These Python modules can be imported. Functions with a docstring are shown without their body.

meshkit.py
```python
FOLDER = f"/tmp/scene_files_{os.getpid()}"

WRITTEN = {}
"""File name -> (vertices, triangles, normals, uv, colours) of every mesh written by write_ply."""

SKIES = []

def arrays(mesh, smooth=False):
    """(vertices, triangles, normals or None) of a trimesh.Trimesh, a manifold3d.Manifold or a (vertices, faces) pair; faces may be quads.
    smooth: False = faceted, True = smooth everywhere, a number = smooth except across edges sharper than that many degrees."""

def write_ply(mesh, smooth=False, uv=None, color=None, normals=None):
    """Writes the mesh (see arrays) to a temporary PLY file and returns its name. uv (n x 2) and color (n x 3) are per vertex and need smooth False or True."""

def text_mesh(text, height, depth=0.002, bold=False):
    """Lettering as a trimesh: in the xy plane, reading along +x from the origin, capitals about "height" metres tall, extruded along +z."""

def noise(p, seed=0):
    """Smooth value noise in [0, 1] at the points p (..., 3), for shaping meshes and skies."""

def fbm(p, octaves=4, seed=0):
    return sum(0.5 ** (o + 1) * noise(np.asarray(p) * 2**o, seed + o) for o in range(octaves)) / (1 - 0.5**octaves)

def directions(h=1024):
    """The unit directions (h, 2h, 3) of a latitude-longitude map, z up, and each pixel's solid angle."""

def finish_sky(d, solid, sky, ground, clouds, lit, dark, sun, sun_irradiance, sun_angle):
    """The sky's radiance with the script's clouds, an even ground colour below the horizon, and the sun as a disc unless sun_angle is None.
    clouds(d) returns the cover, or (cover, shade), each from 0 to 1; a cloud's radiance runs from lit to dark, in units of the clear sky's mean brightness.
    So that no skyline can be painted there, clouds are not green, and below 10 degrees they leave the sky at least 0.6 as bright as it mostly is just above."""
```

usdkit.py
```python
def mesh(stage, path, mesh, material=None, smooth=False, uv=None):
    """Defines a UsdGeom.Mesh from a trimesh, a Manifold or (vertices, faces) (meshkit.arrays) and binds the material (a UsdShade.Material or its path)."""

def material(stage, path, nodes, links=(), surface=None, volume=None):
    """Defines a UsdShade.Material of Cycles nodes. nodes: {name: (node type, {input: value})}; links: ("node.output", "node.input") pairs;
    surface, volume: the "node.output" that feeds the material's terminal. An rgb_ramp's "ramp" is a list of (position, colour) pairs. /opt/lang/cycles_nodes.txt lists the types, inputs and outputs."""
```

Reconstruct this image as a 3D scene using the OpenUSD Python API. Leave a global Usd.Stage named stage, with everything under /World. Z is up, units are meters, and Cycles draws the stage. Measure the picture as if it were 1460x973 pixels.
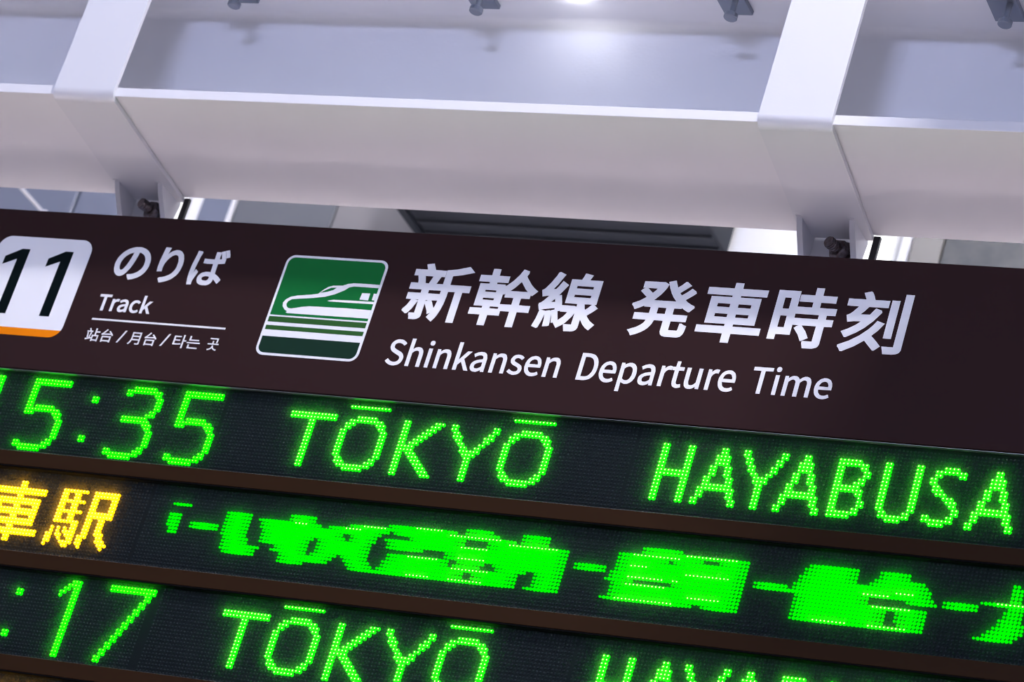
# Station departure board hung below a white steel H-beam. z up, metres.
import json, math
import numpy as np, trimesh, usdkit
from pxr import Usd, UsdGeom, UsdLux, Gf, Sdf, UsdShade
from shapely.geometry import Polygon, box as sbox
from shapely.ops import unary_union

stage = Usd.Stage.CreateInMemory()
UsdGeom.SetStageUpAxis(stage, 'Z'); UsdGeom.SetStageMetersPerUnit(stage, 1.0)
UsdGeom.Xform.Define(stage, '/World'); UsdGeom.Scope.Define(stage, '/World/Looks')

# Board units: 1 unit = one LED pitch = 5 mm. u runs right along the board, y DOWN from the top LED row, z away from the viewer.
P, Z0 = 0.005, 3.30
def W(u, y, z): return np.stack(np.broadcast_arrays(np.asarray(u, float) * P, np.asarray(z, float) * P, Z0 - np.asarray(y, float) * P), -1)

# ---------------------------------------------------------------- camera, sky, exposure
CAM_POS = (450.3742, 337.4440, -689.3680)
CAM_ROT = [[0.890144, -0.274964, 0.363371], [0.065881, 0.866705, 0.494451], [-0.450892, -0.416193, 0.789607]]          # rows: right, down, forward in (u, y, z)
cam = UsdGeom.Camera.Define(stage, '/World/camera')
r_, d_, f_ = [np.array([a[0], a[2], -a[1]]) for a in CAM_ROT]
pos = W(*CAM_POS)
m = np.eye(4); m[0, :3], m[1, :3], m[2, :3], m[3, :3] = r_, -d_, -f_, pos
cam.AddTransformOp().Set(Gf.Matrix4d(*m.ravel().tolist()))
cam.CreateHorizontalApertureAttr(23.5); cam.CreateVerticalApertureAttr(23.5 * 973 / 1460)
cam.CreateFocalLengthAttr(23.5 * 4801.53 / 1460)
cam.CreateFStopAttr(6.3); cam.CreateFocusDistanceAttr(4.15)
cam.CreateClippingRangeAttr(Gf.Vec2f(0.05, 200))
cam.CreateExposureAttr(0.0)

dome = UsdLux.DomeLight.Define(stage, '/World/ambient_sky')
dome.CreateIntensityAttr(DOME := 0.10); dome.CreateColorAttr(Gf.Vec3f(0.80, 0.88, 1.15))
KEY, FAR, BACK, SPOT, WLAMP, FILL = 1480.0, 52.0, 46.0, 260.0, 1.4, 240.0      # emission strengths of the lamps; the last is added fill

# ---------------------------------------------------------------- helpers
used = {}
def numbered(parent, name):
    k = (parent, name); n = used.get(k, 0); used[k] = n + 1
    return f'{parent}/{name}' if n == 0 else f'{parent}/{name}_{n:03d}'
def keys(prim, label=None, cat=None, group=None, kind=None):
    for k, v in (('label', label), ('category', cat), ('group', group), ('kind', kind)):
        if v: prim.SetCustomDataByKey(k, v)
    return prim
BASE = {}
def thing(name, label, cat, base, group=None):
    """An Xform at the thing's base (board units); its parts follow."""
    p = numbered('/World', name); x = UsdGeom.Xform.Define(stage, p); b = W(*base); x.AddTranslateOp().Set(Gf.Vec3d(*map(float, b)))
    BASE[p] = b
    return keys(x.GetPrim(), label, cat, group)
def part(parent, name, mesh, mat, smooth=False, label=None, kind=None, colors=None):
    """A part (or sub-part) of a thing; the mesh is given in world metres."""
    root = '/World' if parent is None else str(parent.GetPath())
    b = BASE.get('/'.join(root.split('/')[:3]), np.zeros(3)) if parent is not None else np.zeros(3)
    if isinstance(mesh, tuple): mesh = (np.asarray(mesh[0]) - b, mesh[1])
    else: mesh = trimesh.Trimesh(mesh.vertices - b, mesh.faces, process=False)
    p = numbered(root, name)
    g = usdkit.mesh(stage, p, mesh, f'/World/Looks/{mat}', smooth=smooth)
    if colors is not None:
        pv = UsdGeom.PrimvarsAPI(g).CreatePrimvar('glow', Sdf.ValueTypeNames.Color3fArray, 'vertex')
        pv.Set([Gf.Vec3f(*map(float, c)) for c in colors])
    return keys(g.GetPrim(), label=label, kind=kind)
def copy(src, base, label):
    """Another one of the same thing, with its parts, standing at base."""
    was = src.GetCustomData(); p = numbered('/World', src.GetName())
    x = UsdGeom.Xform.Define(stage, p); pr = x.GetPrim()
    pr.GetReferences().AddInternalReference(src.GetPath()); pr.SetInstanceable(True)
    x.GetPrim().GetAttribute('xformOp:translate').Set(Gf.Vec3d(*map(float, W(*base))))
    return keys(pr, label, was['category'], was.get('group'))
cat_ = trimesh.util.concatenate
def box(u0, u1, y0, y1, z0, z1, ch=0.0):
    """A box in board units with chamfered edges (ch)."""
    if ch <= 0:
        c = [W(u, y, z) for u in (u0, u1) for y in (y0, y1) for z in (z0, z1)]
        return trimesh.Trimesh(*(lambda h: (h.vertices, h.faces))(trimesh.convex.convex_hull(np.array(c))), process=False)
    pts = []
    for u in (u0, u1):
        for y in (y0, y1):
            for z in (z0, z1):
                su, sy, sz = (ch if u == u0 else -ch), (ch if y == y0 else -ch), (ch if z == z0 else -ch)
                pts += [W(u + su, y + sy, z), W(u + su, y, z + sz), W(u, y + sy, z + sz)]
    return trimesh.convex.convex_hull(np.array(pts))
def hull(pts): return trimesh.convex.convex_hull(np.array([W(*p) for p in pts]))
def extrude_u(poly_zy, u0, u1):
    """A (z, y) profile run along u."""
    m = trimesh.creation.extrude_polygon(Polygon(poly_zy) if not hasattr(poly_zy, 'geom_type') else poly_zy, 1.0, engine='earcut')
    v = m.vertices; f = m.faces
    return trimesh.Trimesh(W(u0 + (u1 - u0) * v[:, 2], v[:, 1], v[:, 0]), f, process=False)
def plate_uy(shape, z0, z1):
    """A flat (u, y) shape with thickness from z0 (front) to z1."""
    out = []
    for g in getattr(shape, 'geoms', [shape]):
        if g.is_empty or g.area < 1e-4: continue
        m = trimesh.creation.extrude_polygon(g, 1.0, engine='earcut'); v = m.vertices
        out.append(trimesh.Trimesh(W(v[:, 0], v[:, 1], z1 + (z0 - z1) * v[:, 2]), m.faces, process=False))
    return cat_(out)
def cyl(a, b, r, n=20):
    """A round (or n-sided) bar between two points in board units."""
    a, b = W(*a), W(*b); d = b - a; L = np.linalg.norm(d); d /= L
    s = np.cross(d, [0.31, 0.2, 0.93]); s /= np.linalg.norm(s); t = np.cross(d, s)
    ang = np.arange(n) * 2 * np.pi / n; ring = (np.cos(ang)[:, None] * s + np.sin(ang)[:, None] * t) * r * P
    return trimesh.convex.convex_hull(np.vstack([a + ring, b + ring]))
def knob(a, b, r, n=6, ch=0.25):
    """A hexagonal head or nut with a chamfered rim."""
    a_, b_ = np.array(a, float), np.array(b, float); d = b_ - a_
    A, B = W(*a), W(*b); dd = (B - A) / np.linalg.norm(B - A)
    s = np.cross(dd, [0.31, 0.2, 0.93]); s /= np.linalg.norm(s); t = np.cross(dd, s)
    ang = np.arange(n) * 2 * np.pi / n; ring = (np.cos(ang)[:, None] * s + np.sin(ang)[:, None] * t) * r * P
    c = W(*(a_ + d * ch * .6)) ; e = W(*(b_ - d * ch * .6))
    return trimesh.convex.convex_hull(np.vstack([A + ring * .86, c + ring, e + ring, B + ring * .86]))
def rrect(u0, u1, y0, y1, r): return sbox(u0 + r, y0 + r, u1 - r, y1 - r).buffer(r, quad_segs=8)

# ---------------------------------------------------------------- materials
def look(name, color, rough=0.5, metal=0.0, spec=0.5, coat=0.0, bump=None, tint=None, coat_rough=0.1):
    """Principled look; bump = (scale, height) of a fine noise; tint = (scale, second colour, amount) of a broad mottling."""
    n = {'p': ('principled_bsdf', {'base_color': color, 'roughness': rough, 'metallic': metal, 'specular_ior_level': spec, 'coat_weight': coat, 'coat_roughness': coat_rough})}; l = []
    if bump or tint: n['g'] = ('geometry', {})
    if bump:
        n['bn'] = ('noise_texture', {'scale': bump[0], 'detail': 2}); n['b'] = ('bump', {'height': 1.0, 'strength': 1.0, 'distance': bump[1]})
        l += [('g.position', 'bn.vector'), ('bn.fac', 'b.height'), ('b.normal', 'p.normal')]
    if tint:
        n['tn'] = ('noise_texture', {'scale': tint[0], 'detail': 4}); n['tr'] = ('rgb_ramp', {'ramp': [(0.35, color), (0.7, tint[1])]})
        l += [('g.position', 'tn.vector'), ('tn.fac', 'tr.fac'), ('tr.color', 'p.base_color')]
    usdkit.material(stage, f'/World/Looks/{name}', n, l, surface='p.BSDF')
def lamp(name, color, strength): usdkit.material(stage, f'/World/Looks/{name}', {'e': ('emission', {'color': color, 'strength': strength})}, surface='e.emission')
look('beam_paint', (.76, .755, .79), .52, bump=(260, .00012), tint=(3.0, (.73, .72, .75), 1))
look('strap_paint', (.70, .70, .74), .36, bump=(300, .00008))
look('bracket_steel', (.72, .72, .77), .3)
look('bolt_steel', (.24, .22, .235), .26, metal=.9, tint=(220, (.12, .07, .07), 1))
look('clamp_zinc', (.22, .24, .29), .4, metal=.6)
look('black_rubber', (.012, .012, .014), .5)
look('header_brown', (.031, .0152, .0155), .35, spec=.035)
look('cabinet_brown', (.040, .024, .020), .45, spec=.3)
look('bar_brown', (.028, .0135, .0065), .5, spec=.03)
look('print_white', (.86, .86, .88), .45, spec=.05)
look('print_dark', (.002, .006, .0065), .4, spec=.05)
look('print_orange', (.86, .23, .004), .45, spec=.05)
look('print_green', (.008, .155, .034), .4, spec=.05)
look('print_leaf', (.030, .105, .026), .4, spec=.05)
look('print_pine', (.010, .032, .020), .4, spec=.05)
look('lip_gloss', (.42, .44, .43), .36, metal=1.0)
look('bounce_sheet', (.62, .56, .57), .45)
look('panel_black', (.007, .010, .012), .6, spec=.05)
usdkit.material(stage, '/World/Looks/clear_acrylic', {'t': ('transparent_bsdf', {'color': (1, 1, 1)}), 'h': ('translucent_bsdf', {'color': (1, 1, 1)}), 'm': ('mix_closure', {'fac': .06})}, [('t.BSDF', 'm.closure1'), ('h.BSDF', 'm.closure2')], surface='m.closure')
look('led_off', (.020, .029, .034), .45, spec=.12)
look('shade_black', (.003, .003, .0035), .7, spec=.03)
look('floor_tile', (.62, .55, .54), .35, tint=(1.2, (.52, .47, .47), 1))
look('ceiling_white', (.72, .72, .74), .6)
look('wall_white', (.85, .85, .86), .5)
look('panel_bluegrey', (.165, .185, .25), .4)
look('panel_grey', (.12, .128, .145), .45)
look('panel_pale', (.20, .19, .20), .45)
look('panel_beige', (.21, .20, .19), .45)
look('panel_stone', (.06, .064, .07), .5, tint=(14, (.11, .11, .112), 1))
look('duct_dark', (.016, .020, .028), .5, spec=.2)
look('lamp_housing', (.55, .55, .56), .4)
lamp('key_glass', (1.0, .975, 1.04), KEY); lamp('far_glass', (.70, .80, 1.3), FAR); lamp('back_glass', (.95, .96, 1.0), BACK); lamp('fill_glass', (1.0, .945, .955), FILL); lamp('spot_glass', (.93, .95, 1.0), SPOT); lamp('wall_glass', (1, 1, 1), WLAMP)
usdkit.material(stage, '/World/Looks/led_lit', {'a': ('attribute', {'attribute': 'glow'}), 'e': ('emission', {'strength': 1.0})}, [('a.color', 'e.color')], surface='e.emission')

# glyph outlines of the printed lettering (rings of x, y in thousandths of the glyph box) and the lit LED patterns (column spans per row)
GLYPHS = json.loads(r'''{"新":[[[0,838,9,804,54,747,102,636,10,636,10,521,217,520,217,462,7,461,7,350,124,348,118,308,89,224,21,224,20,113,212,112,174,23,289,0,347,112,528,113,528,224,470,224,424,349,533,349,533,106,691,79,888,21,990,116,794,172,653,199,654,352,999,353,999,471,885,473,885,996,765,996,765,471,653,472,653,552,642,688,624,786,596,878,574,929,528,999,428,927,474,850,424,877,410,825,338,694,338,908,327,939,286,970,244,979,154,979,140,922,128,904,128,867,218,867,217,654,155,799,101,879,71,889],[533,461,338,463,338,520,532,521,532,574],[527,636,432,636,504,766,513,736],[377,637,338,637,338,660,342,653],[341,224,211,224,245,342,243,349,300,349],[152,637,217,650,217,637]]],"幹":[[[0,704,191,702,191,668,47,668,47,281,191,281,191,251,13,249,13,136,191,136,192,21,311,21,313,136,486,136,486,249,312,252,312,281,455,281,456,308,491,283,563,205,632,99,676,0,772,27,772,70,752,111,766,135,864,254,930,313,999,361,923,447,900,436,900,499,763,501,762,617,947,619,947,736,763,737,762,999,643,999,642,737,497,736,497,817,312,817,311,999,192,999,191,817,0,817],[839,383,790,337,695,217,619,323,557,383],[495,436,467,454,457,438,456,619,642,617,642,499,495,499],[451,668,313,668,312,701,451,703],[161,559,338,561,339,528,161,527],[161,421,338,423,339,390,161,388]]],"線":[[[1,949,36,812,55,670,45,673,12,587,12,553,41,542,75,509,143,419,108,422,37,440,0,329,30,314,53,288,112,192,169,75,188,14,213,2,312,42,234,209,177,302,220,298,251,250,299,151,407,217,296,402,340,392,381,519,390,563,598,563,629,574,629,527,427,524,427,113,588,113,606,66,621,0,755,27,719,113,935,113,935,524,904,524,977,581,907,651,833,712,850,738,907,800,999,860,924,958,861,919,807,868,747,787,746,922,732,959,696,987,658,995,538,999,499,881,474,905,398,955,327,866,297,874,279,782,261,723,280,885,280,921,258,933,175,943,171,833,155,731,142,833,109,967,83,980],[867,524,747,524,768,596,779,617,820,580],[629,678,605,741,528,854,500,880,629,880],[390,660,350,670,395,820,459,758,490,713,509,674,390,674],[294,646,290,622,120,650,72,665,159,679,160,676,221,665,245,671,242,664],[250,464,204,524,267,517],[544,414,813,416,814,373,545,371],[544,264,813,266,814,223,545,221]]],"発":[[[0,469,0,437,104,387,194,319,75,218,101,184,137,159,98,159,98,46,429,42,498,77,480,34,591,0,646,122,706,69,753,15,778,15,860,77,707,213,742,252,817,190,881,124,949,168,966,202,920,249,823,328,872,368,933,403,985,423,999,452,932,533,905,533,832,492,800,467,800,485,682,486,683,591,921,592,921,709,683,709,682,861,817,863,825,852,833,737,868,737,896,756,949,775,941,870,925,924,895,963,848,980,653,980,605,968,576,944,559,897,558,710,416,709,397,776,354,849,307,897,257,933,184,971,111,999,85,955,34,901,165,845,229,800,269,754,285,711,71,709,71,592,305,591,306,487,199,485,199,465,149,499,58,543,31,498],[498,77,478,142,450,199,408,265,349,339,322,364,682,364,617,293,572,227,524,140],[176,159,273,240,307,200,331,160],[428,485,427,591,558,591,558,486]]],"車":[[[0,848,0,729,431,726,430,690,110,690,110,241,430,241,430,213,32,212,32,93,430,93,432,0,560,0,562,93,964,93,964,212,562,213,562,241,889,241,889,690,562,690,561,726,999,729,999,848,562,848,560,999,432,999,430,848],[561,410,759,412,759,354,562,353],[561,575,759,577,759,523,562,522],[236,410,430,412,431,354,237,353],[236,575,430,577,431,523,237,522]]],"時":[[[0,69,356,69,356,326,593,325,592,240,368,239,368,124,592,123,593,0,720,0,722,124,956,124,956,239,720,239,720,326,999,326,999,442,863,444,864,511,988,512,988,627,863,629,863,918,849,954,827,975,765,995,604,999,572,914,572,880,732,880,735,628,505,628,591,721,658,829,544,890,483,787,388,678,421,647,461,628,356,627,356,796,125,796,123,882,0,882],[356,442,356,512,734,512,735,443],[229,190,124,189,125,371,228,370],[124,678,228,679,227,487,124,488]]],"刻":[[[731,999,689,880,869,880,869,19,999,19,999,922,984,955,963,975,923,991,867,999]],[[677,126,803,126,803,749,677,749]],[[7,928,7,896,167,821,310,724,424,616,480,547,526,471,651,510,572,633,492,719,580,794,667,880,588,954,560,954,402,805,268,906,97,999,66,999,31,947]],[[0,254,0,136,272,136,215,32,323,0,349,16,381,66,414,136,646,136,646,255,346,255,295,325,241,384,387,380,458,272,557,302,569,334,466,482,355,598,243,686,101,769,74,769,2,676,105,626,208,559,277,497,161,502,66,519,27,409,78,383,118,345,187,257]]],"の":[[[0,553,4,468,28,363,65,279,118,200,195,122,276,65,376,22,450,4,577,0,639,9,733,40,827,97,900,172,950,252,983,340,999,425,999,555,983,643,958,714,913,794,839,873,777,918,649,974,533,999,489,940,440,841,556,827,635,804,731,747,795,674,818,630,836,578,846,506,835,388,818,337,787,281,731,221,661,179,596,160,587,240,556,403,521,537,482,652,406,798,346,862,298,891,264,901,209,901,163,886,114,853,80,815,57,782,20,692],[153,496,156,601,173,658,199,701,212,712,227,720,249,720,287,686,342,581,386,445,424,279,439,169,336,211,295,241,237,299,195,364,163,444]]],"り":[[[0,582,0,400,62,0,295,6,235,204,308,146,395,101,528,64,660,64,780,98,868,156,910,198,966,293,993,395,999,492,977,619,943,695,886,771,764,865,700,898,536,956,321,999,261,999,162,891,206,860,324,847,429,826,574,777,666,722,744,636,774,567,783,516,778,394,738,289,707,250,664,220,595,202,529,205,447,234,359,292,295,358,235,458,220,498,210,575,224,685,21,697]]],"ば":[[[860,116,820,27,921,0,977,122,999,198,900,225]],[[279,831,283,772,304,721,345,676,379,654,467,627,540,623,600,629,590,401,417,405,308,395,308,267,425,276,590,276,586,73,720,73,714,60,815,32,894,229,802,258,907,238,907,373,722,396,732,666,799,699,880,755,947,814,933,855,876,934,774,842,736,818,723,881,699,927,673,953,632,978,590,991,476,995,391,975,329,938,292,882],[787,260,763,180,729,96,721,160,722,265],[409,821,422,842,465,862,534,865,567,856,582,846,596,827,605,791,604,756,548,741,491,741,453,751,430,763,410,783]],[[0,677,11,443,54,158,59,68,181,78,201,108,170,231,131,522,128,665,163,569,242,628,242,659,167,882,167,993,44,999,11,825]]],"站台":[[[557,385,559,365,583,338,632,240,689,99,718,10,730,0,772,42,702,221,643,346,890,323,816,175,855,122,947,305,986,401,999,447,964,501,953,491,927,412,652,440,595,450,571,463]],[[597,532,943,532,943,999,895,999,891,942,646,942,645,999,597,999],[645,844,892,847,892,629,646,628]],[[222,514,308,513,308,1,357,1,357,223,490,224,490,319,357,322,357,513,467,514,467,995,420,995,419,949,270,949,269,999,222,999],[270,606,269,857,420,856,419,607]],[[6,295,6,203,104,203,92,135,68,46,71,27,109,6,137,109,149,182,119,203,220,203,220,295]],[[0,809,3,795,116,742,137,519,150,311,196,328,160,721,214,700,218,788,21,893,10,893]],[[44,541,28,339,68,325,88,568,95,725,53,738]]],"月台":[[[561,385,564,365,587,338,635,240,693,99,721,10,733,0,774,42,705,221,647,346,891,323,818,175,856,122,948,305,987,401,999,447,964,501,954,491,927,412,656,440,599,450,575,463]],[[602,532,944,532,944,999,896,999,893,942,650,942,648,999,602,999],[649,844,893,847,893,629,649,628]],[[0,939,34,863,53,807,74,716,84,643,94,481,94,57,423,57,423,910,417,945,405,969,379,988,278,995,261,914,261,893,362,896,371,890,374,876,373,670,131,670,103,831,66,946,40,999,32,999,17,962],[374,156,144,153,143,314,373,316],[144,408,139,574,373,574,374,408]]],"타는":[[[512,498,999,498,999,588,512,588]],[[572,671,630,671,631,883,947,884,947,974,572,974]],[[576,382,576,32,634,36,635,292,943,292,943,382]],[[334,0,390,0,390,392,477,393,477,487,390,489,390,999,334,999]],[[0,87,254,87,254,180,58,182,59,364,242,364,242,454,59,455,58,668,166,667,292,637,299,731,149,761,0,761]]],"곳":[[[0,527,0,432,402,432,404,224,519,224,521,432,999,432,999,527]],[[112,999,68,906,232,865,346,801,393,757,424,706,436,662,436,592,555,592,559,684,583,735,676,824,791,876,923,905,879,999,778,978,689,947,591,893,495,799,416,881,343,928,273,959]],[[116,0,875,0,871,234,846,380,730,371,755,200,754,95,116,95]]],"Track":[[[808,983,808,0,857,0,857,596,933,298,992,298,918,580,999,983,945,983,940,966,887,694,857,798,857,983]],[[599,699,599,585,607,484,626,388,646,333,662,307,683,286,716,282,742,303,763,342,775,378,750,482,721,426,711,419,695,423,678,444,664,482,660,502,652,565,649,604,649,680,653,735,661,788,673,830,691,858,713,862,735,837,757,789,778,889,769,930,760,949,741,978,713,999,681,995,648,957,631,918,615,854,603,767]],[[387,757,390,720,398,671,412,628,424,606,458,565,513,534,511,494,508,467,502,442,486,419,461,423,444,441,413,494,395,398,398,367,434,311,471,282,495,282,515,295,533,326,547,366,559,451,563,527,563,983,519,983,518,924,503,957,478,990,465,999,444,999,426,986,410,959,395,909,387,834],[435,774,436,818,439,835,444,849,453,862,476,862,499,829,514,790,513,653,483,669,453,703,438,747]],[[252,298,295,298,297,371,311,326,331,291,343,282,361,282,382,301,372,440,356,427,340,427,332,436,316,479,303,545,302,983,252,983]],[[0,211,0,74,219,74,219,211,136,214,136,983,85,983,85,213]]],"Shinkansen":[[[913,983,913,302,931,302,933,383,945,320,957,291,970,286,977,295,986,322,994,390,998,479,999,983,977,983,977,514,973,444,971,432,963,414,954,418,946,440,935,506,935,983]],[[802,702,803,558,808,459,814,400,822,346,828,320,845,286,860,291,866,304,875,333,880,363,886,410,890,481,892,539,893,622,891,684,824,688,826,756,830,805,837,846,847,876,860,879,869,864,878,832,882,832,889,920,882,953,869,986,859,999,843,995,831,974,822,936,812,877,806,802],[826,524,825,577,873,577,872,520,867,449,860,417,854,406,847,406,837,428,830,469]],[[710,899,720,802,737,865,745,880,754,883,764,862,768,834,769,815,768,772,765,741,754,703,735,659,727,625,721,590,716,525,716,446,723,365,727,337,735,307,748,287,759,287,768,299,777,320,787,361,787,392,779,458,775,458,765,417,760,406,752,402,742,423,738,463,738,505,743,536,774,623,782,657,786,688,790,753,790,826,789,861,785,909,778,952,770,978,757,999,745,999,727,970,720,945]],[[608,303,626,302,628,383,640,321,647,299,656,286,672,295,681,321,686,357,692,437,694,520,694,983,672,983,672,514,668,444,666,432,658,414,649,418,641,440,630,506,630,983,608,983]],[[496,838,496,762,498,726,502,679,509,635,526,582,545,553,558,541,556,463,553,435,548,417,544,410,532,414,523,433,508,484,500,379,519,315,537,286,553,291,561,308,567,330,574,382,580,491,581,983,561,983,561,916,552,957,540,990,533,999,517,991,507,960,502,925,498,886],[518,777,518,825,520,845,522,862,527,875,539,875,551,842,559,798,559,646,542,664,527,699,519,747]],[[399,0,421,0,421,619,460,302,486,302,451,580,490,983,466,983,437,684,421,800,421,983,399,983]],[[285,303,303,302,305,383,317,321,324,299,333,286,349,295,358,321,363,357,369,437,371,520,371,983,349,983,349,514,345,444,343,432,335,414,326,418,318,440,307,506,307,983,285,983]],[[230,116,232,60,236,38,241,24,247,24,253,38,256,59,258,103,256,163,253,185,247,199,241,199,236,185,232,164]],[[233,983,233,302,255,302,255,983]],[[120,0,142,0,141,373,153,316,167,287,177,287,187,304,192,322,201,390,204,438,206,520,206,983,184,983,183,514,179,444,177,432,170,414,161,418,153,440,142,506,142,983,120,983]],[[0,867,0,842,11,764,14,764,21,806,31,845,40,864,49,871,58,868,64,856,69,838,73,814,77,755,76,711,74,679,67,639,32,539,20,494,12,443,8,396,6,348,6,268,8,221,14,161,26,98,35,72,46,60,62,64,72,81,85,122,95,174,93,207,84,269,80,261,72,221,64,199,54,187,45,191,38,206,31,238,29,277,29,320,30,348,35,385,46,423,76,503,85,541,92,587,97,643,99,678,99,762,96,830,91,889,82,944,71,978,56,999,43,999,32,986,23,966,10,920]]],"Departure":[[[894,530,894,408,901,324,907,274,917,228,924,206,943,178,961,182,968,193,978,218,985,243,991,283,996,342,998,392,999,462,997,515,919,517,922,575,926,617,934,651,946,676,961,679,972,667,982,639,986,639,995,714,987,742,972,770,960,780,941,777,928,759,916,727,906,678,898,614],[921,379,920,424,976,424,975,376,968,316,961,288,954,279,945,279,934,298,926,332]],[[819,192,840,192,841,268,852,215,862,186,869,178,879,178,889,192,884,299,876,289,867,289,862,298,852,336,845,396,844,767,819,767]],[[685,586,685,192,711,192,711,581,716,647,719,661,725,673,735,673,743,660,749,641,759,592,760,192,785,192,785,767,763,767,761,698,754,734,742,766,731,780,718,780,708,770,701,751,692,707,688,653]],[[523,192,544,192,545,268,555,215,566,186,573,178,583,178,593,196,611,191,613,37,635,37,635,191,667,192,667,292,635,294,635,617,638,656,644,676,652,679,666,663,671,756,651,780,639,780,623,755,616,721,611,673,609,600,609,294,592,292,593,202,588,299,580,289,571,289,565,298,556,336,549,396,548,767,523,767]],[[394,644,394,580,395,550,400,510,408,473,428,428,449,404,465,393,462,327,458,303,453,288,449,283,434,286,424,302,408,345,398,257,419,203,440,178,459,182,468,196,475,215,483,259,490,351,491,767,469,767,468,710,458,745,443,773,436,780,417,773,406,748,400,718,396,685],[418,593,419,634,421,650,424,664,429,676,443,676,457,647,466,611,466,482,447,497,429,527,420,567]],[[267,192,288,192,289,245,299,213,316,182,332,178,344,193,355,222,365,275,370,325,375,426,375,513,371,600,363,677,351,734,335,773,316,781,302,763,291,732,292,999,267,999],[293,626,298,647,306,667,314,676,321,676,327,670,334,652,342,607,348,521,348,418,346,373,342,332,335,301,324,283,314,286,302,311,292,351]],[[138,530,139,408,145,324,152,274,162,228,169,206,188,178,205,182,213,193,223,218,229,243,235,283,241,342,243,392,244,462,242,515,164,517,166,575,171,617,179,651,191,676,205,679,216,667,226,639,231,639,239,714,231,742,216,770,204,780,185,777,173,759,161,727,150,678,143,614],[166,379,165,424,220,424,219,376,213,316,205,288,199,279,190,279,179,298,171,332]],[[0,0,52,0,74,21,84,38,94,70,104,116,109,152,116,225,120,311,120,401,119,477,114,567,106,633,96,686,86,722,69,753,53,767,0,767],[50,659,59,653,70,634,77,608,85,560,91,499,94,427,94,337,92,291,85,204,78,159,70,133,61,114,50,104,26,104,26,660]]],"Time":[[[790,577,799,475,810,415,837,330,851,303,880,273,913,269,930,278,954,308,972,348,990,430,999,528,999,673,841,677,841,693,846,750,853,788,874,850,901,876,924,877,946,861,966,828,975,828,992,924,959,973,922,999,877,990,842,947,814,874,799,797,790,695],[845,513,842,567,954,567,952,508,939,436,923,402,911,391,893,391,871,414,855,456]],[[407,285,449,285,452,367,469,321,494,282,511,269,543,273,569,304,584,354,589,382,617,312,646,273,677,269,708,300,726,350,738,432,741,484,741,983,691,983,689,495,681,434,674,414,660,400,641,403,629,418,600,490,600,983,548,983,546,486,536,425,517,400,505,400,485,422,459,486,457,983,407,983]],[[279,94,285,37,292,15,304,0,320,0,332,15,339,36,345,81,340,143,332,165,320,179,304,179,292,165,285,143]],[[287,983,287,285,337,285,337,983]],[[0,179,0,53,244,53,244,179,149,182,148,983,97,983,96,181]]]}''')
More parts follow.
